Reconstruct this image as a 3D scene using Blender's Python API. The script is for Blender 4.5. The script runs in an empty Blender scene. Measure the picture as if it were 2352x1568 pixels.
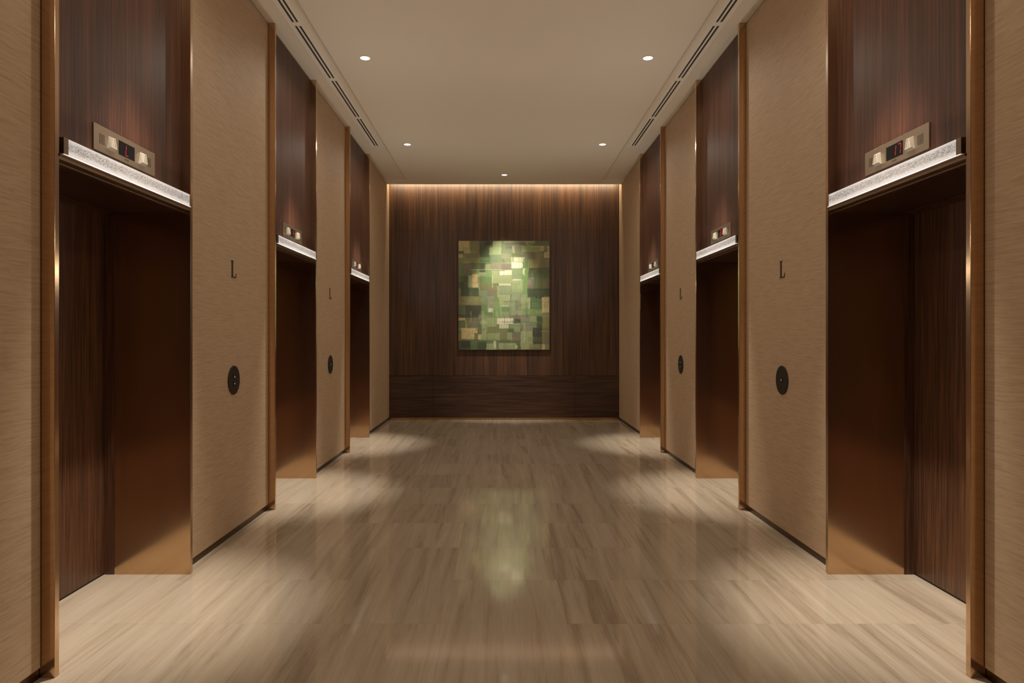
import bpy, bmesh, math, random
from mathutils import Vector, Matrix
random.seed(7)
S = bpy.context.scene
C = S.collection

# ------------------------------------------------------------------ camera
# frame 2352 x 1568, 24 mm lens on a 36 mm sensor -> 1568 px focal length
cam_d = bpy.data.cameras.new('camera')
cam_d.lens = 24.0; cam_d.sensor_width = 36.0; cam_d.clip_start = 0.05
cam_d.shift_x = 24.3 / 2352.0
cam_d.shift_y = -11.0 / 2352.0
cam = bpy.data.objects.new('camera', cam_d); C.objects.link(cam)
cam.location = (-0.046, 0.0, 1.4); cam.rotation_euler = (math.pi / 2, 0, 0)
S.camera = cam

# ------------------------------------------------------------------ world, view
w = bpy.data.worlds.new('world'); S.world = w; w.use_nodes = True
w.node_tree.nodes['Background'].inputs[0].default_value = (0, 0, 0, 1)
S.view_settings.view_transform = 'Standard'
S.view_settings.look = 'None'
S.view_settings.gamma = 1.0
S.view_settings.use_curve_mapping = False
S.view_settings.exposure = 0.0

# light levels of the lamps built further down
WARM = (1.0, 0.88, 0.74)
WHITE = (1.0, 0.93, 0.84)
FLOOD_W = 33.0      # wide part of each downlight
BEAM_W = 640.0       # narrow part of each downlight, turned to the lift doors
ART_W = 530.0
COVE_W = 26.0
BAR_E = 0.72
BAR_FILL_W = 6.0    # added fill lamp at each glass bar, to brighten ceiling and walls

# ------------------------------------------------------------------ sizes (metres)
HW = 1.935          # half width wall to wall
HJ = 1.878          # half width jamb edge to jamb edge
HC = 3.912           # ceiling, middle field
HS = 3.938           # ceiling, side strips
YB = 11.48          # face of the end wall
YS = 11.26          # where the ceiling stops, light slot behind
YF = -3.2           # wall behind the camera
LIFTS = [(2.80, 4.05), (5.525, 6.775), (8.25, 9.50)]
SOFF = 2.133

def lin(r, g, b):
    f = lambda c: (c / 255.0 / 12.92) if c / 255.0 <= 0.04045 else ((c / 255.0 + 0.055) / 1.055) ** 2.4
    return (f(r), f(g), f(b), 1.0)

# ------------------------------------------------------------------ materials
def new_mat(name):
    m = bpy.data.materials.new(name); m.use_nodes = True
    nt = m.node_tree
    return m, nt, nt.nodes['Principled BSDF']

def N(nt, typ, **kw):
    n = nt.nodes.new(typ)
    for k, v in kw.items():
        setattr(n, k, v)
    return n

def coords(nt, scale, rot=(0, 0, 0)):
    g = N(nt, 'ShaderNodeNewGeometry')
    mp = N(nt, 'ShaderNodeMapping'); mp.inputs['Scale'].default_value = scale; mp.inputs['Rotation'].default_value = rot
    nt.links.new(g.outputs['Position'], mp.inputs['Vector'])
    return mp.outputs['Vector']

def noise(nt, vec, scale=1.0, detail=3.0, rough=0.55, dist=0.0):
    n = N(nt, 'ShaderNodeTexNoise')
    n.inputs['Scale'].default_value = scale; n.inputs['Detail'].default_value = detail
    n.inputs['Roughness'].default_value = rough; n.inputs['Distortion'].default_value = dist
    nt.links.new(vec, n.inputs['Vector'])
    return n.outputs['Fac']

def ramp(nt, fac, stops):
    r = N(nt, 'ShaderNodeValToRGB')
    el = r.color_ramp.elements
    while len(el) < len(stops): el.new(0.5)
    for e, (p, c) in zip(el, stops):
        e.position = p; e.color = c
    nt.links.new(fac, r.inputs['Fac'])
    return r.outputs['Color']

def math_n(nt, op, a, b=None, c=None):
    n = N(nt, 'ShaderNodeMath', operation=op)
    for i, v in enumerate((a, b, c)):
        if v is None: continue
        if isinstance(v, (int, float)): n.inputs[i].default_value = v
        else: nt.links.new(v, n.inputs[i])
    return n.outputs[0]

def mix(nt, fac, a, b, mode='MIX'):
    n = N(nt, 'ShaderNodeMix', data_type='RGBA', blend_type=mode)
    if isinstance(fac, (int, float)): n.inputs[0].default_value = fac
    else: nt.links.new(fac, n.inputs[0])
    for i, v in ((6, a), (7, b)):
        if isinstance(v, tuple): n.inputs[i].default_value = v
        else: nt.links.new(v, n.inputs[i])
    return n.outputs[2]

def bump(nt, h, strength, dist, bsdf):
    b = N(nt, 'ShaderNodeBump'); b.inputs['Strength'].default_value = strength; b.inputs['Distance'].default_value = dist
    nt.links.new(h, b.inputs['Height']); nt.links.new(b.outputs['Normal'], bsdf.inputs['Normal'])

M = {}
def wood(name, horizontal=False, dark=(42, 26, 19), mid=(72, 44, 31), light=(104, 65, 43), rough=0.42, fine=85.0, wave=9.0, coat=0.25):
    m, nt, p = new_mat(name)
    s1 = (0.9, 0.9, 1.0) if horizontal else (1.0, 1.0, 0.018)
    if horizontal: s1 = (0.03, 0.03, 1.0)
    v = coords(nt, s1)
    a = noise(nt, v, fine, 3.0, 0.6, 0.15)
    s2 = (0.06, 0.06, 1.0) if horizontal else (1.0, 1.0, 0.035)
    b = noise(nt, coords(nt, s2), wave, 4.0, 0.55, 0.9)
    s3 = (0.5, 0.5, 1.0) if horizontal else (1.0, 1.0, 0.3)
    c = noise(nt, coords(nt, s3), 1.3, 1.0, 0.5, 0.0)
    t = math_n(nt, 'ADD', math_n(nt, 'MULTIPLY', a, 0.5), math_n(nt, 'MULTIPLY', b, 0.36))
    t = math_n(nt, 'ADD', t, math_n(nt, 'MULTIPLY', c, 0.14))
    col = ramp(nt, t, [(0.36, lin(*dark)), (0.5, lin(*mid)), (0.66, lin(*light))])
    nt.links.new(col, p.inputs['Base Color'])
    p.inputs['Roughness'].default_value = rough
    p.inputs['Coat Weight'].default_value = coat * 0.4
    p.inputs['Coat Roughness'].default_value = 0.28
    bump(nt, a, 0.06, 0.002, p)
    M[name] = m
wood('walnut_vertical', dark=(42, 25, 18), mid=(76, 44, 30), light=(108, 64, 42), rough=0.45, coat=0.0)
wood('walnut_horizontal', horizontal=True, fine=60.0, wave=22.0, dark=(36, 24, 17), mid=(68, 45, 32), light=(98, 65, 43))
wood('walnut_panel', dark=(42, 28, 19), mid=(74, 49, 33), light=(104, 69, 42), fine=60.0, wave=13.0, rough=0.42)
wood('walnut_door', dark=(50, 31, 22), mid=(82, 53, 36), light=(118, 78, 50), fine=120.0, wave=45.0, rough=0.4)
wood('walnut_soffit', horizontal=False, dark=(40, 24, 17), mid=(58, 35, 23), light=(80, 48, 30), rough=0.4)

def bronze(name, col, rough, fine=(500.0, 500.0, 1.0), spec=None):
    m, nt, p = new_mat(name)
    v = coords(nt, fine)
    n = noise(nt, v, 1.0, 2.0, 0.5)
    c2 = tuple(x * 0.95 for x in col[:3]) + (1.0,)
    nt.links.new(mix(nt, n, c2, col), p.inputs['Base Color'])
    p.inputs['Metallic'].default_value = 1.0
    r = math_n(nt, 'ADD', math_n(nt, 'MULTIPLY', n, 0.02), rough - 0.01)
    p.inputs['Coat Weight'].default_value = 1.0; p.inputs['Coat Roughness'].default_value = 0.32; p.inputs['Coat IOR'].default_value = 1.6
    nt.links.new(r, p.inputs['Roughness'])
    M[name] = m
bronze('bronze', lin(206, 170, 128), 0.15)
bronze('dark_bronze', lin(132, 106, 84), 0.32)
bronze('satin_steel', lin(188, 168, 142), 0.36, fine=(6.0, 6.0, 500.0))

def plain(name, col, rough=0.5, metal=0.0, emit=None, strength=0.0, spec=0.5):
    m, nt, p = new_mat(name)
    p.inputs['Base Color'].default_value = col
    p.inputs['Roughness'].default_value = rough
    p.inputs['Metallic'].default_value = metal
    p.inputs['Specular IOR Level'].default_value = spec
    if emit:
        p.inputs['Emission Color'].default_value = emit
        p.inputs['Emission Strength'].default_value = strength
    M[name] = m
plain('black', lin(14, 13, 12), 0.6)
plain('display_black', lin(14, 13, 13), 0.35, spec=0.15)
plain('charcoal_plate', lin(52, 46, 42), 0.38, 0.3)
plain('button_black', lin(20, 20, 20), 0.25)
plain('arrow_white', lin(200, 200, 195), 0.4, emit=(1, 1, 0.95, 1), strength=0.12)
plain('letter_bronze', lin(62, 38, 22), 0.35, 0.4)
plain('red_led', lin(60, 5, 10), 0.5, emit=(1.0, 0.02, 0.07, 1), strength=0.9)
plain('red_led_dim', lin(50, 8, 12), 0.5, emit=(1.0, 0.02, 0.07, 1), strength=0.10)
plain('lamp_lens', lin(240, 235, 225), 0.4, emit=(1.0, 0.90, 0.78, 1), strength=3.0)
plain('cove_led', lin(240, 235, 225), 0.4, emit=(1.0, 0.83, 0.56, 1), strength=9.0)
plain('led_line', lin(240, 235, 230), 0.4, emit=(1.0, 0.9, 0.82, 1), strength=0.85)
plain('diffuser_white', lin(240, 230, 214), 0.45)
plain('skirting_bronze', lin(92, 68, 50), 0.34, 1.0)
plain('canvas_edge', lin(120, 112, 84), 0.7)
plain('acrylic', lin(160, 148, 130), 0.35)
plain('acrylic_rim', lin(182, 170, 150), 0.35)

# painted plaster ceiling
m, nt, p = new_mat('ceiling_paint')
n_ = noise(nt, coords(nt, (1, 1, 1)), 0.7, 2.0)
nt.links.new(ramp(nt, n_, [(0.3, lin(226, 214, 196)), (0.7, lin(231, 219, 201))]), p.inputs['Base Color'])
p.inputs['Roughness'].default_value = 0.62
M['ceiling_paint'] = m

# wallcovering: horizontal, gently wavy fibres
m, nt, p = new_mat('wallcovering')
n0 = noise(nt, coords(nt, (1, 1.6, 2.0)), 2.2, 2.0)
g = N(nt, 'ShaderNodeNewGeometry'); sx = N(nt, 'ShaderNodeSeparateXYZ'); nt.links.new(g.outputs['Position'], sx.inputs[0])
z = math_n(nt, 'ADD', sx.outputs[2], math_n(nt, 'MULTIPLY', n0, 0.02))
cx = N(nt, 'ShaderNodeCombineXYZ')
nt.links.new(math_n(nt, 'MULTIPLY', sx.outputs[1], 0.05), cx.inputs[1]); nt.links.new(z, cx.inputs[2]); nt.links.new(sx.outputs[0], cx.inputs[0])
f1 = noise(nt, cx.outputs[0], 120.0, 3.0, 0.6, 0.2)
f2 = noise(nt, cx.outputs[0], 420.0, 2.0, 0.6, 0.0)
ff = math_n(nt, 'ADD', math_n(nt, 'MULTIPLY', f1, 0.65), math_n(nt, 'MULTIPLY', f2, 0.35))
nt.links.new(ramp(nt, ff, [(0.3, lin(172, 144, 114)), (0.5, lin(190, 162, 131)), (0.7, lin(202, 176, 145))]), p.inputs['Base Color'])
p.inputs['Roughness'].default_value = 0.62
p.inputs['Specular IOR Level'].default_value = 0.35
bump(nt, ff, 0.12, 0.002, p)
M['wallcovering'] = m

# polished wood-vein marble in 0.6 m slabs
m, nt, p = new_mat('floor_marble')
g = N(nt, 'ShaderNodeNewGeometry'); sx = N(nt, 'ShaderNodeSeparateXYZ'); nt.links.new(g.outputs['Position'], sx.inputs[0])
TX, TY = 0.6, 0.6
tx = math_n(nt, 'DIVIDE', math_n(nt, 'ADD', sx.outputs[0], 0.325), TX)
ty = math_n(nt, 'DIVIDE', math_n(nt, 'ADD', sx.outputs[1], 0.27), TY)
ix = math_n(nt, 'FLOOR', tx); iy = math_n(nt, 'FLOOR', ty)
ci = N(nt, 'ShaderNodeCombineXYZ'); nt.links.new(ix, ci.inputs[0]); nt.links.new(iy, ci.inputs[1])
wn = N(nt, 'ShaderNodeTexWhiteNoise', noise_dimensions='2D'); nt.links.new(ci.outputs[0], wn.inputs['Vector'])
rnd = wn.outputs['Value']
def veins(xs, ys, off, sc, det, dist, rg=0.6):
    c3 = N(nt, 'ShaderNodeCombineXYZ')
    nt.links.new(math_n(nt, 'MULTIPLY', sx.outputs[0], xs), c3.inputs[0])
    nt.links.new(math_n(nt, 'MULTIPLY', sx.outputs[1], ys), c3.inputs[1])
    nt.links.new(math_n(nt, 'MULTIPLY', rnd, off), c3.inputs[2])
    return noise(nt, c3.outputs[0], sc, det, rg, dist)
v1 = veins(1.0, 0.04, 0.10, 10.0, 7.0, 1.0, 0.60)
v2 = veins(1.0, 0.045, 0.04, 60.0, 3.0, 1.2)
v3 = veins(1.0, 0.12, 0.3, 3.0, 3.0, 0.8)
vv = math_n(nt, 'ADD', math_n(nt, 'MULTIPLY', v1, 0.56), math_n(nt, 'MULTIPLY', v2, 0.20))
vv = math_n(nt, 'ADD', vv, math_n(nt, 'MULTIPLY', v3, 0.24))
col = ramp(nt, vv, [(0.30, lin(138, 119, 98)), (0.40, lin(166, 148, 125)), (0.47, lin(184, 167, 144)), (0.56, lin(193, 177, 154)), (0.70, lin(206, 191, 170))])
tone = math_n(nt, 'ADD', math_n(nt, 'MULTIPLY', rnd, 0.05), 0.95)
tc = N(nt, 'ShaderNodeCombineColor'); [nt.links.new(tone, tc.inputs[i]) for i in range(3)]
col = mix(nt, 1.0, col, tc.outputs[0], 'MULTIPLY')
def seam(t):
    fr = math_n(nt, 'FRACT', t)
    d = math_n(nt, 'MINIMUM', fr, math_n(nt, 'SUBTRACT', 1.0, fr))
    return math_n(nt, 'LESS_THAN', d, 0.0014)
sm = math_n(nt, 'MAXIMUM', seam(tx), seam(ty))
col = mix(nt, math_n(nt, 'MULTIPLY', sm, 0.35), col, lin(110, 90, 70))
nt.links.new(col, p.inputs['Base Color'])
p.inputs['Roughness'].default_value = 0.075
p.inputs['IOR'].default_value = 1.62
M['floor_marble'] = m

# seeded glass of the light bars, its edge-lit glow painted in as emission
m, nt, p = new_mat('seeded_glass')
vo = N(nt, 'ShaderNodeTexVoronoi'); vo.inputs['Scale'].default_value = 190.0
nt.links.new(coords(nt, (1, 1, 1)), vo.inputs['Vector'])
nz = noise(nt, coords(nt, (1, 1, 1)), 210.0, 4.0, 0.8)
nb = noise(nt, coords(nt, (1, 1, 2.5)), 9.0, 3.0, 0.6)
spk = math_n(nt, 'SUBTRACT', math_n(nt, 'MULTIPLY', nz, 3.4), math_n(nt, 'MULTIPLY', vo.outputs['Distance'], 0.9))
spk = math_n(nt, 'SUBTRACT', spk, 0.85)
# glow painted into the emission by height: bright edges, dimmer speckled middle
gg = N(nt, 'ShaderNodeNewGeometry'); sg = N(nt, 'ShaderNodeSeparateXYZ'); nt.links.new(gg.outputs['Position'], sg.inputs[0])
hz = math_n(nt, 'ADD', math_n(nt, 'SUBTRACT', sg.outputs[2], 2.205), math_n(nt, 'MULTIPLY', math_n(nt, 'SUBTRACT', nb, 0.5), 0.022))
glow_band = math_n(nt, 'MAXIMUM', math_n(nt, 'SUBTRACT', 1.0, math_n(nt, 'DIVIDE', math_n(nt, 'ABSOLUTE', hz), 0.026)), 0.0)
glow_band = math_n(nt, 'MINIMUM', math_n(nt, 'MULTIPLY', glow_band, 2.0), 1.0)
edge_glow = math_n(nt, 'ADD', 0.86, math_n(nt, 'MULTIPLY', spk, 0.12))
seeded = math_n(nt, 'ADD', 0.22, math_n(nt, 'MULTIPLY', spk, 0.75))  # seed speckle over the painted dimmer glow of the middle
mm = N(nt, 'ShaderNodeMix', data_type='FLOAT'); nt.links.new(glow_band, mm.inputs[0]); nt.links.new(edge_glow, mm.inputs[2]); nt.links.new(seeded, mm.inputs[3])
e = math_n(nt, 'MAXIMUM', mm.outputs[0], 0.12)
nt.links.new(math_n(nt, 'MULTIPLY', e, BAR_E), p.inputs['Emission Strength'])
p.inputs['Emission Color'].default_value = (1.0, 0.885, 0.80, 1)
p.inputs['Base Color'].default_value = lin(96, 90, 84)
p.inputs['Roughness'].default_value = 0.15
bump(nt, nz, 0.5, 0.003, p)
M['seeded_glass'] = m

# painted canvas reads its patches from a colour attribute
m, nt, p = new_mat('canvas_paint')
at = N(nt, 'ShaderNodeAttribute', attribute_name='paint')
n1 = noise(nt, coords(nt, (1, 1, 0.25)), 60.0, 3.0); n2 = noise(nt, coords(nt, (0.25, 1, 1)), 60.0, 3.0)
k = math_n(nt, 'ADD', math_n(nt, 'MULTIPLY', math_n(nt, 'ADD', n1, n2), 0.22), 0.78)
kc = N(nt, 'ShaderNodeCombineColor'); [nt.links.new(k, kc.inputs[i]) for i in range(3)]
nt.links.new(mix(nt, 1.0, at.outputs['Color'], kc.outputs[0], 'MULTIPLY'), p.inputs['Base Color'])
p.inputs['Roughness'].default_value = 0.30
p.inputs['Specular IOR Level'].default_value = 0.6
M['canvas_paint'] = m

# ------------------------------------------------------------------ mesh helpers
def origin_of(o):
    v = Vector((0, 0, 0))
    while o is not None:
        v = v + o.location; o = o.parent
    return v

class MB:
    """collects shapes given in world coordinates; build() links them as one mesh object"""
    def __init__(self): self.v = []; self.f = []; self.mi = []
    def quad_box(self, x0, x1, y0, y1, z0, z1, mi=0):
        x0, x1 = min(x0, x1), max(x0, x1); y0, y1 = min(y0, y1), max(y0, y1); z0, z1 = min(z0, z1), max(z0, z1)
        b = len(self.v)
        self.v += [(x0, y0, z0), (x1, y0, z0), (x1, y1, z0), (x0, y1, z0), (x0, y0, z1), (x1, y0, z1), (x1, y1, z1), (x0, y1, z1)]
        for q in ((0, 3, 2, 1), (4, 5, 6, 7), (0, 1, 5, 4), (1, 2, 6, 5), (2, 3, 7, 6), (3, 0, 4, 7)):
            self.f.append(tuple(b + i for i in q)); self.mi.append(mi)
        return self
    def sbox(self, s, d0, d1, y0, y1, z0, z1, mi=0):       # side wall box: d = distance from the middle
        return self.quad_box(s * d0, s * d1, y0, y1, z0, z1, mi)
    def prism(self, pts, a, b, axis):
        """closed outline pts (2-D) swept from a to b along axis ('x','y','z'); outline is given in the other two axes in order"""
        n = len(pts); base = len(self.v)
        for t in (a, b):
            for (u, v) in pts:
                self.v.append({'x': (t, u, v), 'y': (u, t, v), 'z': (u, v, t)}[axis])
        for i in range(n):
            j = (i + 1) % n
            self.f.append((base + i, base + j, base + n + j, base + n + i)); self.mi.append(0)
        self.f.append(tuple(base + i for i in range(n))); self.f.append(tuple(base + n + i for i in reversed(range(n)))); self.mi += [0, 0]
        return self
    def hexa(self, lo, hi):
        b = len(self.v); self.v += list(lo) + list(hi)
        for q in ((0, 1, 2, 3), (7, 6, 5, 4), (0, 4, 5, 1), (1, 5, 6, 2), (2, 6, 7, 3), (3, 7, 4, 0)):
            self.f.append(tuple(b + i for i in q)); self.mi.append(0)
        return self
    def build(self, name, mats, parent=None, bevel=0.0, seg=2, smooth=False):
        me = bpy.data.meshes.new(name)
        o0 = origin_of(parent)
        me.from_pydata([(x - o0.x, y - o0.y, z_ - o0.z) for x, y, z_ in self.v], [], self.f)
        mats = mats if isinstance(mats, (list, tuple)) else [mats]
        for q in mats: me.materials.append(M[q])
        for pol, k_ in zip(me.polygons, self.mi): pol.material_index = k_
        bm = bmesh.new(); bm.from_mesh(me); bmesh.ops.recalc_face_normals(bm, faces=bm.faces); bm.to_mesh(me); bm.free()
        if smooth:
            for pol in me.polygons: pol.use_smooth = True
        o = bpy.data.objects.new(name, me); C.objects.link(o)
        if parent: o.parent = parent
        if bevel:
            md = o.modifiers.new('bevel', 'BEVEL'); md.width = bevel; md.segments = seg; md.limit_method = 'ANGLE'
        return o

def struct(o): o['kind'] = 'structure'; return o
def thing(name, label, cat, loc, group=None):
    o = bpy.data.objects.new(name, None); C.objects.link(o); o.location = loc
    o['label'] = label; o['category'] = cat; o.empty_display_size = 0.1
    if group: o['group'] = group
    return o
def tag(o, label, cat, group=None):
    o['label'] = label; o['category'] = cat
    if group: o['group'] = group
    return o

# ------------------------------------------------------------------ the room
# floor
mb = MB(); mb.quad_box(-2.6, 2.6, YF - 0.1, YB + 0.1, -0.08, 0.0)
struct(mb.build('floor', 'floor_marble'))

# ceiling: middle field, sloped edge up to the slightly higher side strips, end band, light slot behind
def ceiling():
    mb = MB()
    xa, xb = 1.568, 1.602; T = 4.02; Y0, Y1, YE = YF - 0.1, 11.02, YS
    mb.quad_box(-xa, xa, Y0, YE, HC, T)
    for s in (-1, 1):
        mb.quad_box(s * xa, s * 2.6, Y1, YE, HC, T)
        mb.quad_box(s * xb, s * 2.6, Y0, Y1, HS, T)
        pts = [(s * xa, HC), (s * xb, HS), (s * xb, T), (s * xa, T)]
        mb.prism(pts, Y0, Y1, 'y')
    mb.quad_box(-2.6, 2.6, YE - 0.3, YB + 0.1, 4.26, 4.32)     # roof of the slot
    mb.quad_box(-2.6, 2.6, YE - 0.30, YE - 0.27, T, 4.26)
    return mb
struct(ceiling().build('ceiling', 'ceiling_paint'))

# side walls: fabric panels between the lifts, floating 45 mm above the floor
for s, nm in ((-1, 'left'), (1, 'right')):
    mb = MB()
    runs = [(YF, 2.80), (4.05, 5.525), (6.775, 8.25), (9.50, YB + 0.05)]
    for i, (a, b) in enumerate(runs):
        a2 = a + (0.003 if i else 0); b2 = b - (0.003 if i < 3 else 0)
        top = HS - 0.014
        if i == 3:
            mb.sbox(s, HW, HW + 0.14, a2, YS, 0.045, top)
            mb.sbox(s, HW, HW + 0.14, YS, b2, 0.045, 4.26)
        else:
            mb.sbox(s, HW, HW + 0.14, a2, b2, 0.045, top)
    struct(mb.build('wall_' + nm, 'wallcovering'))
    mb = MB()
    for i, (a, b) in enumerate(runs):
        a2 = a + (0.003 if i else 0); b2 = b - (0.003 if i < 3 else 0)
        mb.sbox(s, HW + 0.006, HW + 0.12, a2, min(b2, YB - 0.002), 0.0, 0.045)
    struct(mb.build('baseboard_' + nm, 'skirting_bronze'))

# wall behind the camera
struct(MB().quad_box(-2.2, 2.2, YF - 0.12, YF, 0, HS).build('wall_front', 'walnut_vertical'))

# end wall, walnut veneer in panels with fine joints
wb = MB().quad_box(-2.1, 2.1, YB + 0.016, YB + 0.1, 0.0, 4.26).build('wall_back', 'black')
struct(wb)
zs = [(0.749, 3.185), (3.187, 4.255)]
xs = [(-HW + 0.002, -1.2), (-1.199, -0.0005), (0.0005, 1.187), (1.188, HW - 0.002)]
for (a, b) in zs:
    for (c, d) in xs:
        MB().quad_box(c, d, YB, YB + 0.016, a, b).build('wood_panel', 'walnut_panel', wb)
for (c, d) in [(-HW + 0.002, -1.2), (-1.197, -0.0004), (0.0004, 1.185), (1.188, HW - 0.002)]:
    MB().quad_box(c, d, YB, YB + 0.016, 0.042, 0.745).build('wood_panel', 'walnut_horizontal', wb)
struct(MB().quad_box(-HW + 0.002, HW - 0.002, YB - 0.006, YB + 0.016, 0, 0.040).build('baseboard_back', 'bronze'))

# ------------------------------------------------------------------ lift entrances
ORD = {0: 'nearest', 1: 'middle', 2: 'farthest'}
SIDE = {-1: 'left', 1: 'right'}
SHOWS = {(-1, 0): 'L', (1, 0): '17', (-1, 1): '9', (1, 1): '8', (-1, 2): '8', (1, 2): '1'}
TT = 0.028          # jamb sheet thickness
for s in (-1, 1):
    for k, (y0, y1) in enumerate(LIFTS):
        yc = (y0 + y1) / 2
        lab = {0: 'tall bronze-framed elevator doorway with walnut doors, %s in the %s-hand wall' % (ORD[k], SIDE[s]),
               1: 'bronze-framed elevator doorway, middle one of three in the %s-hand wall' % SIDE[s],
               2: 'bronze-framed elevator doorway closest to the far walnut wall, %s-hand side' % SIDE[s]}[k]
        t = thing('elevator_entrance', lab, 'elevator', (s * HW, yc, 0), 'elevator entrances along the lobby walls')
        # jambs: sheets 45 cm deep, their edge proud of the wall and running up to the ceiling
        for (a, b) in ((y0, y0 + TT), (y1 - TT, y1)):
            mb = MB(); mb.sbox(s, HJ, 2.327, a, b, 0.0, HS - 0.002)
            mb.build('jamb', 'bronze', t, bevel=0.0012)
        ya, yb = y0 + TT + 0.0005, y1 - TT - 0.0005
        MB().sbox(s, 1.932, 1.952, ya, yb, SOFF, HS - 0.008).build('transom_panel', 'walnut_vertical', t, bevel=0.0008)
        MB().sbox(s, 1.953, 2.326, ya, yb, SOFF, SOFF + 0.02).build('soffit', 'walnut_soffit', t)
        # inner door frame: two uprights and a two-step head
        for (a, b) in ((y0 + 0.002, y0 + 0.03), (y1 - 0.03, y1 - 0.002)):
            MB().sbox(s, 2.3275, 2.384, a, b, 0.0, SOFF + 0.02).build('door_frame_post', 'walnut_door', t)
        mb = MB(); mb.sbox(s, 2.3275, 2.352, y0 + 0.03, y1 - 0.03, SOFF - 0.004, SOFF + 0.02)
        mb.sbox(s, 2.3525, 2.384, y0 + 0.03, y1 - 0.03, SOFF - 0.012, SOFF + 0.02)
        mb.build('door_frame_head', 'walnut_door', t)
        for (a, b) in ((y0 + 0.02, yc - 0.0015), (yc + 0.0015, y1 - 0.02)):
            MB().sbox(s, 2.386, 2.42, a, b, 0.009, SOFF + 0.015).build('door_leaf', 'walnut_door', t)
        MB().sbox(s, 2.386, 2.46, y0 + 0.02, y1 - 0.02, 0.0, 0.006).build('door_track', 'black', t)
        MB().sbox(s, 2.425, 2.46, y0 + 0.01, y1 - 0.01, 0.006, SOFF + 0.02).build('shaft_backing', 'black', t)

        # light bar across the head of the doorway
        disp = SHOWS[(s, k)]
        lb = {0: 'glowing seeded glass light bar above the %s doorway on the %s-hand wall' % (ORD[k], SIDE[s]),
              1: 'glowing glass light bar over the middle doorway of the %s-hand wall' % SIDE[s],
              2: 'small glowing light bar over the doorway nearest the far wall, %s-hand side' % SIDE[s]}[k]
        t = thing('light_bar', lb, 'light', (s * HJ, yc, 2.16), 'glowing light bars above the elevator doorways')
        gb0, gb1 = ya + 0.062, yb - 0.006
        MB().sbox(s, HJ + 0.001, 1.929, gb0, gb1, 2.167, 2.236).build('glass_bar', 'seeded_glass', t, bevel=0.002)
        MB().sbox(s, HJ, 1.930, gb0 - 0.032, gb0 - 0.0005, 2.166, 2.2365).build('end_cap', 'dark_bronze', t, bevel=0.001)
        MB().sbox(s, HJ, 1.930, gb1 + 0.0005, yb - 0.0008, 2.166, 2.2365).build('end_cap', 'dark_bronze', t)
        MB().sbox(s, HJ - 0.003, 1.929, gb0 - 0.03, yb - 0.001, 2.1605, 2.1655).build('led_strip', 'led_line', t)
        bl = bpy.data.lights.new('bar_fill', 'AREA'); bl.shape = 'RECTANGLE'; bl.size = 1.08; bl.size_y = 0.04; bl.energy = BAR_FILL_W; bl.color = (1.0, 0.93, 0.83)  # fill lamp added to lift the ceiling, beyond the bar's own glow
        bo = bpy.data.objects.new('bar_fill', bl); C.objects.link(bo); bo.parent = t
        bo.location = (-s * 0.012, 0.02, 0.072)
        dv = Vector((-s * 1.0, 0.0, 0.56))
        zx = -dv.normalized(); xx = Vector((0, 1, 0)); yx = zx.cross(xx)
        bo.rotation_euler = Matrix((xx, yx, zx)).transposed().to_euler()
        pts = [(s * (HJ - 0.006), 2.160), (s * (HJ - 0.006), 2.156), (s * (HJ - 0.002), 2.148), (s * (HJ + 0.008), 2.140),
               (s * (HJ + 0.022), 2.1355), (s * (HJ + 0.036), 2.1345), (s * (HJ + 0.040), 2.130), (s * 1.931, 2.130), (s * 1.931, 2.160)]
        MB().prism(pts, ya, yb, 'y').build('tray', 'dark_bronze', t)

        # floor indicator plate
        li = {(-1, 0): 'steel floor indicator plate showing a red L', (1, 0): 'steel floor indicator plate showing a red 17',
              (-1, 1): 'small floor indicator plate showing a red 9 above the middle left-hand doorway',
              (1, 1): 'small floor indicator plate with bright red 8 above the middle right-hand doorway',
              (-1, 2): 'tiny floor indicator above the left-hand doorway nearest the far wall',
              (1, 2): 'tiny dim floor indicator above the right-hand doorway nearest the far wall'}[(s, k)]
        t = thing('floor_indicator', li, 'indicator', (s * 1.93, yc, 2.33), 'floor indicators above the light bars')
        Y = lambda u: yc - s * u     # u runs to the reader's right
        def pb(u0, u1, z0, z1, d0, d1, mbx=None):
            mbx = mbx or MB(); mbx.sbox(s, d0, d1, Y(u0), Y(u1), z0, z1); return mbx
        pb(-0.277, 0.277, 2.268, 2.391, 1.9255, 1.9315).build('face_plate', 'satin_steel', t, bevel=0.0006)
        dd = pb(-0.072, 0.072, 2.297, 2.366, 1.9245, 1.9262).build('display', 'display_black', t)
        # seven segment digits, slanted
        SEG = {'L': 'def', '1': 'bc', '7': 'abc', '9': 'abcfg', '8': 'abcdefg'}
        lm = 'red_led_dim' if (s, k) == (1, 2) else 'red_led'
        W, H = 0.026, 0.050
        if disp == 'L': cents = [0.004]; 
        elif disp == '17': cents = [0.000, 0.042]
        else: cents = [0.022]
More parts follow.
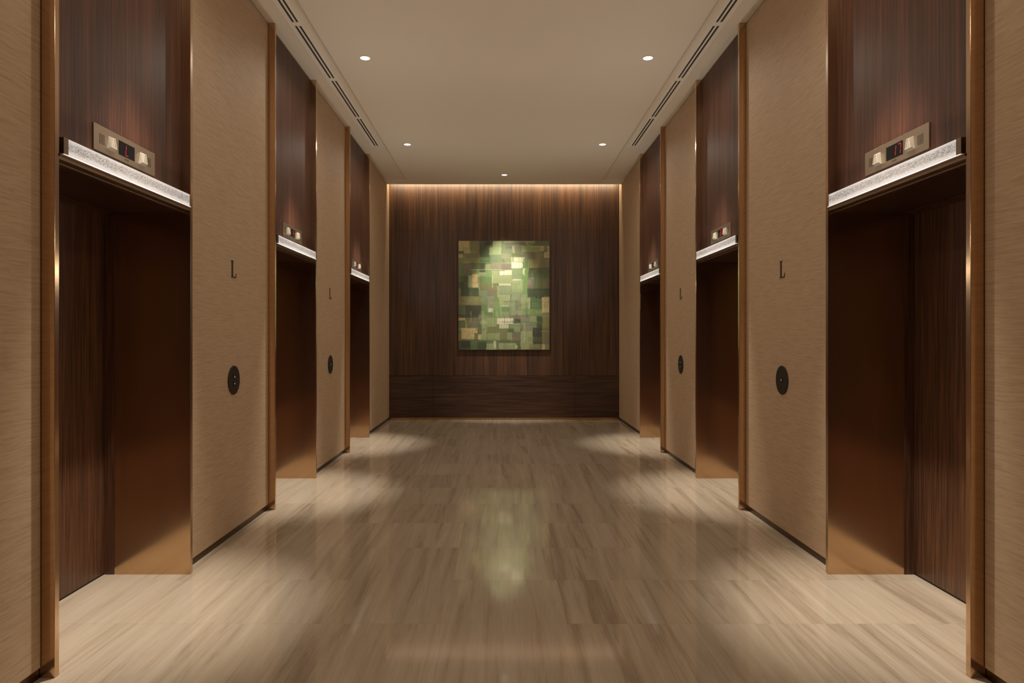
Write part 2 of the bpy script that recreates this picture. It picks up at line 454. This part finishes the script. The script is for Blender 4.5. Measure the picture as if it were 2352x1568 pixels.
        for ch, cu in zip(disp, cents):
            mb = MB(); zc = 2.3305; th = 0.0026
            seglines = {'a': ((0, 1), (1, 1)), 'b': ((1, 1), (1, .5)), 'c': ((1, .5), (1, 0)), 'd': ((0, 0), (1, 0)),
                        'e': ((0, .5), (0, 0)), 'f': ((0, 1), (0, .5)), 'g': ((0, .5), (1, .5))}
            for sg in SEG[ch]:
                (ax, az), (bx, bz) = seglines[sg]
                def pt(a_, b_): return (cu + (a_ - 0.5) * W + (b_ - 0.5) * H * 0.16, zc + (b_ - 0.5) * H)
                p0, p1 = pt(ax, az), pt(bx, bz)
                dx, dz = p1[0] - p0[0], p1[1] - p0[1]; L = math.hypot(dx, dz)
                ux, uz = dx / L, dz / L; g0 = 0.0016
                p0 = (p0[0] + ux * g0, p0[1] + uz * g0); p1 = (p1[0] - ux * g0, p1[1] - uz * g0)
                nx, nz_ = -uz * th / 2, ux * th / 2
                q = [(p0[0] + nx, p0[1] + nz_), (p1[0] + nx, p1[1] + nz_), (p1[0] - nx, p1[1] - nz_), (p0[0] - nx, p0[1] - nz_)]
                mb.hexa([(s * 1.9240, Y(u), z_) for u, z_ in q], [(s * 1.9248, Y(u), z_) for u, z_ in q])
            mb.build('digit', lm, dd)
        # hall lantern prisms either side
        for cu in (-0.143, 0.143):
            def ring(d, wb_, wt_, zb, zt):
                return [(s * d, Y(cu - wb_ / 2), zb), (s * d, Y(cu + wb_ / 2), zb), (s * d, Y(cu + wt_ / 2), zt), (s * d, Y(cu - wt_ / 2), zt)]
            lo = ring(1.9257, 0.066, 0.034, 2.294, 2.360); hi = ring(1.908, 0.048, 0.018, 2.304, 2.352)
            ln = MB().hexa(lo, hi).build('lantern', 'acrylic', t, bevel=0.0012)
            # raised rim on the front face, as a thin folded outline
            mb = MB(); f_ = 1.9062
            o_ = [(cu - 0.024, 2.304), (cu + 0.024, 2.304), (cu + 0.009, 2.352), (cu - 0.009, 2.352)]
            i_ = [(cu - 0.0185, 2.3085), (cu + 0.0185, 2.3085), (cu + 0.006, 2.348), (cu - 0.006, 2.348)]
            for a_ in range(4):
                b_ = (a_ + 1) % 4
                q = [o_[a_], o_[b_], i_[b_], i_[a_]]
                mb.hexa([(s * f_, Y(u), z_) for u, z_ in q], [(s * (f_ + 0.0035), Y(u), z_) for u, z_ in q])
            mb.build('lantern_rim', 'acrylic_rim', ln)
        for cu in (-0.212, 0.212):
            mb = MB()
            for j in range(5):
                u = cu + (j - 2) * 0.0098
                pb(u - 0.0014, u + 0.0014, 2.304, 2.352, 1.9250, 1.9258, mb)
            mb.build('speaker_slots', 'black', t)
        mb = pb(-0.024, 0.024, 2.2775, 2.2905, 1.9249, 1.9258)
        tgp = mb.build('maker_tag', 'satin_steel', t)
        mb = MB()
        for u, h in ((-0.016, .006), (-0.010, .005), (-0.004, .0062), (0.003, .005), (0.009, .006), (0.015, .0052)):
            pb(u - 0.0018, u + 0.0016, 2.284 - h / 2, 2.284 + h / 2, 1.9245, 1.9251, mb)
        mb.build('tag_mark', 'black', tgp)

# ------------------------------------------------------------------ letters and call buttons on the walls between the lifts
def disc(mbx, s, d0, d1, yc, zc, r, n=64):
    pts = [(yc + r * math.cos(2 * math.pi * i / n), zc + r * math.sin(2 * math.pi * i / n)) for i in range(n)]
    mbx.prism(pts, s * d0, s * d1, 'x'); return mbx
for s in (-1, 1):
    for k, yc in enumerate((4.812, 7.53)):
        where = ('between the two nearer' if k == 0 else 'between the two farther') + ' doorways, %s-hand side' % SIDE[s]
        Y = lambda u: yc - s * u
        # serif capital L, 12 cm tall
        out = [(-0.045, -0.0600), (0.037, -0.0600), (0.047, -0.029), (0.0435, -0.028), (0.036, -0.046), (0.028, -0.0525), (-0.008, -0.0525), (-0.013, -0.047),
               (-0.013, 0.049), (-0.010, 0.0555), (0.004, 0.0575), (0.002, 0.0600), (-0.045, 0.0600), (-0.045, 0.0575), (-0.034, 0.0555), (-0.033, 0.049),
               (-0.033, -0.049), (-0.034, -0.0555), (-0.045, -0.0575)]
        zc = 1.875
        mb = MB(); mb.prism([(Y(u), zc + v) for u, v in out], s * (HW - 0.004), s * (HW + 0.0005), 'x')
        tag(mb.build('floor_letter', 'letter_bronze'), 'dark serif letter L ' + where, 'sign', 'floor letters on the side walls')
        # round call plate
        two = (s, k) in ((-1, 0), (1, 1))
        t = thing('call_button_panel', 'round dark call plate with %s ' % ('two square buttons' if two else 'one square button') + where, 'button panel', (s * HW, yc, 1.094), 'round call button plates')
        disc(MB(), s, HW - 0.007, HW + 0.0005, yc, 1.094, 0.1015).build('plate', 'charcoal_plate', t, bevel=0.0012)
        spots = ((1.118, 1), (1.068, -1)) if two else ((1.096, 1),)
        for zb, dr in spots:
            b = MB().sbox(s, HW - 0.0095, HW - 0.0065, yc - 0.016, yc + 0.016, zb - 0.016, zb + 0.016).build('button', 'button_black', t, bevel=0.0012)
            mb = MB(); mb.prism([(yc - 0.008, zb - dr * 0.007), (yc + 0.008, zb - dr * 0.007), (yc, zb + dr * 0.008)], s * (HW - 0.0102), s * (HW - 0.0092), 'x')
            mb.build('arrow', 'arrow_white', b)

# ------------------------------------------------------------------ linear air diffusers in the side strips of the ceiling
for s in (-1, 1):
    t = thing('air_diffuser', 'long white two-slot air diffuser in the ceiling along the %s-hand wall' % SIDE[s], 'air vent', (s * 1.71, 5.5, HS), 'linear ceiling diffusers')
    segs = [(2.00, 3.13), (3.19, 4.315), (4.375, 5.50), (5.566, 6.69), (6.76, 7.87), (7.94, 9.07)]
    d_out, d_in = 1.770, 1.652
    sl = ((1.733, 1.714), (1.698, 1.680))
    zt, zb = HS, HS - 0.006
    mb = MB()
    ys, ye = 1.95, 9.11
    mb.sbox(s, sl[0][0], d_out, ys, ye, zb, zt)
    mb.sbox(s, sl[1][0], sl[0][1], ys, ye, zb, zt)
    mb.sbox(s, d_in, sl[1][1], ys, ye, zb, zt)
    prev = ys
    for (a, b) in segs + [(ye, ye)]:
        for (o_, i_) in sl: mb.sbox(s, i_, o_, prev, a, zb, zt)
        prev = b
    mb.build('frame', 'diffuser_white', t)
    for (a, b) in segs:
        for (o_, i_) in sl:
            MB().sbox(s, i_, o_, a, b, zt - 0.0015, zt - 0.0005).build('slot', 'black', t)

# ------------------------------------------------------------------ downlights
def spot(name, parent, watts, size_deg, blend, aim, radius, col=WARM):
    l = bpy.data.lights.new(name, 'SPOT'); l.energy = watts; l.spot_size = math.radians(size_deg); l.spot_blend = blend
    l.shadow_soft_size = radius; l.color = col
    o = bpy.data.objects.new(name, l); C.objects.link(o); o.parent = parent
    o.location = (0, 0, -0.012)
    d = Vector(aim) - (parent.location + o.location)
    o.rotation_euler = d.to_track_quat('-Z', 'Y').to_euler()
    return o
def downlight(x, y, label, aim, beam, flood=FLOOD_W, size=36, blend=1.0, colb=WHITE):
    t = thing('downlight', label, 'ceiling light', (x, y, HC), 'recessed ceiling downlights')
    n = 40
    bm = MB(); ro, ri = 0.050, 0.043
    base = 0
    for i in range(n):
        a0, a1 = 2 * math.pi * i / n, 2 * math.pi * (i + 1) / n
        def P(r, a, z_): return (x + r * math.cos(a), y + r * math.sin(a), z_)
        bm.hexa([P(ri, a0, HC - 0.003), P(ro, a0, HC - 0.003), P(ro, a1, HC - 0.003), P(ri, a1, HC - 0.003)],
                [P(ri, a0, HC), P(ro, a0, HC), P(ro, a1, HC), P(ri, a1, HC)])
    bm.build('trim_ring', 'ceiling_paint', t)
    pts = [(x + ri * math.cos(2 * math.pi * i / n), y + ri * math.sin(2 * math.pi * i / n)) for i in range(n)]
    MB().prism(pts, HC - 0.002, HC - 0.0005, 'z').build('lens', 'lamp_lens', t)
    if flood: spot('lamp_flood', t, flood, 168 if x else 104, 0.7, (x, y, 0), 0.035)
    if beam: spot('lamp_beam', t, beam, size, blend, aim, 0.035, colb)
XD = 1.275
rows = [(0.70, None), (3.425, None), (6.155, 'nearer'), (8.92, 'farther')]
for y, wd in rows:
    for s in (-1, 1):
        lab = ('round recessed downlight in the ceiling, %s pair, %s-hand side' % (wd, SIDE[s])) if wd else \
              ('round recessed ceiling downlight %s the nearest %s-hand doorway' % ('in front of' if y > 1 else 'well before', SIDE[s]))
        downlight(s * XD, y, lab, (s * 2.06, y - 0.02, 0.0), BEAM_W)
downlight(0.0, 10.60, 'single round recessed downlight in the middle of the ceiling before the walnut wall', (0.03, YB - 0.03, 2.06), ART_W, flood=38.0, size=44, blend=1.0, colb=(1.0, 0.94, 0.86))

# ------------------------------------------------------------------ light slot over the end wall
t = thing('cove_light', 'warm strip light hidden in the ceiling slot above the walnut end wall', 'strip light', (0, 11.20, 4.03))
MB().quad_box(-1.93, 1.93, 11.14, 11.20, 4.022, 4.04).build('channel', 'diffuser_white', t)
MB().quad_box(-1.92, 1.92, 11.15, 11.19, 4.0405, 4.046).build('led_strip', 'cove_led', t)
ld = bpy.data.lights.new('cove_lamp', 'AREA'); ld.shape = 'RECTANGLE'; ld.size = 3.84; ld.size_y = 0.03; ld.energy = COVE_W; ld.color = (1.0, 0.83, 0.56)
lo = bpy.data.objects.new('cove_lamp', ld); C.objects.link(lo); lo.parent = t
lo.location = (0, 0.075, -0.02); lo.rotation_euler = (math.radians(62), 0, 0)

# ------------------------------------------------------------------ the painting
PX0, PX1, PZ0, PZ1 = -0.766, 0.759, 1.181, 3.006
def painting():
    t = thing('painting', 'large unframed abstract canvas of overlapping green and cream blocks on the walnut wall', 'painting', (0, YB - 0.04, PZ0))
    pal = {'D': (66, 74, 54), 'd': (88, 96, 66), 'K': (60, 60, 50), 'O': (130, 124, 80), 'o': (114, 110, 74), 'G': (112, 140, 84), 'g': (138, 152, 102),
           'L': (146, 156, 112), 'l': (136, 146, 108), 'T': (206, 180, 128), 't': (192, 170, 118), 'P': (210, 202, 176), 'p': (188, 190, 154),
           'B': (112, 104, 88), 'b': (128, 124, 104), 'S': (128, 142, 106), 's': (110, 124, 92), 'E': (78, 102, 68), 'V': (98, 118, 76)}
    W_, H_ = 205, 246
    CX0, CX1, CY0, CY1 = 165.0, 1190.0, 160.0, 1388.0
    img = [[(100.0, 104.0, 70.0)] * W_ for _ in range(H_)]
    def patch(x0, y0, x1, y1, c, a=0.9, soft=5.0, jag=3.0, seed=0):
        c = pal[c]
        rr = random.Random(int(x0 * 7 + y0 * 13 + x1 * 3 + seed))
        j = [rr.uniform(-jag, jag) for _ in range(8)]
        i0 = max(0, int((x0 - 14 - CX0) / 5)); i1 = min(W_, int((x1 + 14 - CX0) / 5) + 2)
        k0 = max(0, int((y0 - 14 - CY0) / 5)); k1 = min(H_, int((y1 + 14 - CY0) / 5) + 2)
        for k_ in range(k0, k1):
            yy = CY0 + (k_ + 0.5) * 5
            v = (yy - y0) / max(1.0, (y1 - y0))
            for i in range(i0, i1):
                xx = CX0 + (i + 0.5) * 5
                u = (xx - x0) / max(1.0, (x1 - x0))
                l_ = x0 + j[0] * v + j[1] * (1 - v) + j[4] * math.sin(yy * 0.07 + j[5])
                r_ = x1 + j[2] * v + j[3] * (1 - v) + j[6] * math.sin(yy * 0.09 + j[7])
                t_ = y0 + j[5] * u + j[6] * (1 - u); b_ = y1 + j[7] * u + j[4] * (1 - u)
                e_ = min(xx - l_, r_ - xx, yy - t_, b_ - yy) / soft + 0.5
                if e_ <= 0: continue
                e_ = min(1.0, e_) * a
                e_ *= 0.92 + 0.08 * math.sin(xx * 0.21 + yy * 0.033 + j[0]) 
                o = img[k_][i]
                img[k_][i] = (o[0] + (c[0] - o[0]) * e_, o[1] + (c[1] - o[1]) * e_, o[2] + (c[2] - o[2]) * e_)
    # quiet under-layer
    rr = random.Random(5)
    for _ in range(120):
        x = rr.uniform(150, 1150); y = rr.uniform(140, 1350); w_ = rr.uniform(40, 170); h_ = rr.uniform(30, 120)
        patch(x, y, x + w_, y + h_, rr.choice('DdOoGglLBbSsVV'), rr.uniform(0.3, 0.6), 9.0)
    R = [(165,160,292,300,'t'),(292,160,402,310,'o'),(402,160,520,345,'D'),(460,165,550,215,'K'),(512,235,640,318,'g'),(550,160,648,315,'L'),(648,160,690,270,'s'),
         (686,160,1030,182,'l'),(695,180,920,225,'B'),(770,215,798,300,'L'),(798,225,885,290,'B'),(880,215,1090,285,'g'),(1030,160,1190,215,'d'),(922,165,950,205,'l'),
         (1085,218,1130,276,'t'),(1165,222,1190,350,'t'),(1130,290,1190,352,'T'),(895,290,1030,362,'B'),(1030,280,1095,460,'O'),(165,276,228,312,'D'),(165,310,216,352,'t'),
         (218,312,402,350,'o'),(165,350,402,408,'O'),(402,345,520,410,'E'),(520,320,660,405,'s'),(648,300,770,360,'b'),(690,250,770,300,'s'),(785,345,912,400,'p'),(765,400,890,468,'P'),
         (890,360,960,560,'V'),(960,370,1090,465,'O'),(1090,360,1190,465,'o'),(165,410,228,555,'V'),(228,410,310,520,'B'),(310,410,402,485,'d'),(402,410,465,515,'D'),
         (465,422,530,482,'l'),(530,405,760,490,'b'),(650,420,755,492,'B'),(402,515,480,545,'l'),(480,490,545,700,'G'),(540,495,770,640,'L'),(690,490,770,545,'p'),(630,500,700,545,'P'),
         (770,470,870,600,'S'),(775,592,893,610,'P'),(870,465,945,770,'G'),(893,470,915,540,'p'),(955,525,1015,590,'l'),(945,570,1020,700,'B'),(945,600,985,660,'b'),(955,465,1110,570,'D'),(1020,465,1120,700,'d'),
         (1110,570,1190,700,'o'),(1110,460,1190,570,'d'),(165,555,280,700,'D'),(165,560,230,620,'d'),(278,545,320,690,'L'),(318,535,385,692,'T'),(385,520,403,740,'g'),(402,570,540,700,'V'),
         (412,640,540,710,'o'),(620,640,760,668,'p'),(625,668,765,760,'S'),(600,670,630,800,'l'),(765,600,890,740,'L'),(165,690,190,890,'O'),(190,690,395,785,'D'),(192,790,388,885,'O'),
         (305,880,390,925,'o'),(402,720,500,880,'s'),(488,705,575,785,'B'),(500,785,570,890,'b'),(390,785,425,880,'o'),(760,738,885,835,'S'),(620,765,745,885,'L'),(885,765,940,800,'l'),
         (940,700,1030,800,'D'),(1030,775,1130,815,'K'),(1020,700,1190,790,'D'),(1105,795,1190,970,'T'),(1105,800,1125,960,'t'),(975,810,1105,930,'E'),(870,800,970,1000,'L'),(740,820,870,1010,'b'),(745,840,800,1010,'S'),
         (612,885,740,905,'p'),(640,905,735,1025,'S'),(650,905,735,960,'V'),(575,880,640,1030,'G'),(590,955,615,1025,'l'),(495,895,556,970,'p'),(505,895,556,922,'B'),(425,880,500,1030,'V'),(240,890,425,1028,'K'),
         (165,888,245,990,'d'),(165,990,240,1030,'D'),(805,950,880,1000,'l'),(880,930,1110,1005,'G'),(1035,950,1105,975,'l'),(1110,975,1190,1140,'O'),(775,1000,970,1050,'B'),(770,1045,865,1092,'K'),(862,1010,970,1070,'b'),
         (970,1010,1045,1075,'l'),(1045,1005,1110,1280,'D'),(600,1035,785,1100,'P'),(622,1100,730,1152,'p'),(165,1030,240,1060,'t'),(238,1055,295,1105,'o'),(295,1035,385,1140,'B'),(165,1060,240,1145,'d'),
         (385,1035,480,1160,'d'),(425,1035,482,1275,'L'),(485,1030,600,1130,'g'),(490,1130,620,1200,'o'),(790,1090,860,1190,'S'),(860,1075,1045,1140,'s'),(885,1120,1045,1180,'b'),
         (197,1145,380,1205,'T'),(197,1200,345,1270,'T'),(165,1205,200,1285,'O'),(382,1215,428,1272,'t'),(345,1205,385,1290,'o'),(482,1200,630,1275,'g'),(630,1150,720,1275,'o'),(715,1195,770,1275,'l'),(770,1195,865,1290,'B'),
         (865,1180,1000,1385,'L'),(960,1180,1000,1262,'g'),(1000,1140,1110,1330,'K'),(1105,1140,1190,1275,'o'),(165,1285,300,1388,'D'),(200,1290,300,1365,'K'),(300,1280,480,1388,'E'),(380,1300,480,1388,'D'),
         (480,1318,590,1388,'L'),(560,1290,588,1370,'p'),(590,1290,625,1375,'B'),(620,1315,820,1385,'L'),(625,1285,860,1312,'d'),(820,1310,865,1388,'d'),(960,1325,1110,1388,'o'),(1105,1325,1140,1388,'t'),(1135,1275,1190,1330,'B'),(1140,1330,1190,1388,'O')]
    for q in R: patch(*q[:4], q[4], 0.86, 5.0)
    # second pass: broad half-transparent pulls of the brush, then dry edges
    r2 = random.Random(11)
    for _ in range(95):
        x = r2.uniform(165, 1150); y = r2.uniform(160, 1350)
        if r2.random() < 0.5: w_, h_ = r2.uniform(60, 220), r2.uniform(8, 46)
        else: w_, h_ = r2.uniform(8, 46), r2.uniform(60, 220)
        patch(x, y, min(x + w_, 1190), min(y + h_, 1388), r2.choice('DdGgLlSsVVEbBop'), r2.uniform(0.15, 0.42), r2.choice((5.0, 12.0, 22.0)), 5.0)
    for _ in range(60):
        x = r2.uniform(165, 1150); y = r2.uniform(160, 1350)
        if r2.random() < 0.5: patch(x, y, x + r2.uniform(50, 160), y + 4, r2.choice('pLlDEK'), r2.uniform(0.3, 0.6), 4.0, 1.5)
        else: patch(x, y, x + 4, y + r2.uniform(50, 160), r2.choice('pLlDEK'), r2.uniform(0.3, 0.6), 4.0, 1.5)
    # dry thin strokes
    thin = [(300,484,690,489,'p'),(330,165,378,222,'o'),(400,568,560,572,'G'),(545,545,552,690,'p'),(403,520,407,560,'p'),(952,370,957,520,'g'),(905,360,909,560,'L'),(240,1058,244,1100,'t'),
            (288,1058,292,1100,'t'),(400,1275,640,1282,'L'),(500,1130,600,1133,'d'),(556,905,561,1120,'L'),(570,905,574,1120,'E'),(488,1160,492,1280,'V'),(980,1010,1190,1014,'L'),(960,810,965,930,'p'),
            (805,1340,830,1372,'p'),(640,905,644,1020,'p'),(735,765,741,810,'p'),(760,345,775,470,'p'),(700,165,702,240,'E'),(295,165,297,300,'p'),(165,300,292,304,'L'),(1085,1180,1190,1184,'t'),(402,400,520,404,'G')]
    for q in thin: patch(*q[:4], q[4], 0.7, 4.0, 1.0)
    # front skin: one quad grid carrying the paint
    me = bpy.data.meshes.new('canvas'); o0 = t.location
    vs, fs = [], []
    for k_ in range(H_ + 1):
        for i in range(W_ + 1):
            vs.append((PX0 + (PX1 - PX0) * i / W_ - o0.x, YB - 0.035 - o0.y, PZ1 + (PZ0 - PZ1) * k_ / H_ - o0.z))
    for k_ in range(H_):
        for i in range(W_):
            a = k_ * (W_ + 1) + i
            fs.append((a, a + W_ + 1, a + W_ + 2, a + 1))
    me.from_pydata(vs, [], fs)
    ca = me.color_attributes.new('paint', 'FLOAT_COLOR', 'CORNER')
    buf = []
    for k_ in range(H_):
        for i in range(W_):
            buf += list(lin(*img[k_][i])) * 4
    ca.data.foreach_set('color', buf)
    me.materials.append(M['canvas_paint'])
    o = bpy.data.objects.new('canvas', me); C.objects.link(o); o.parent = t
    MB().quad_box(PX0, PX1, YB - 0.0345, YB - 0.0005, PZ0, PZ1).build('stretcher', 'canvas_edge', t)
painting()
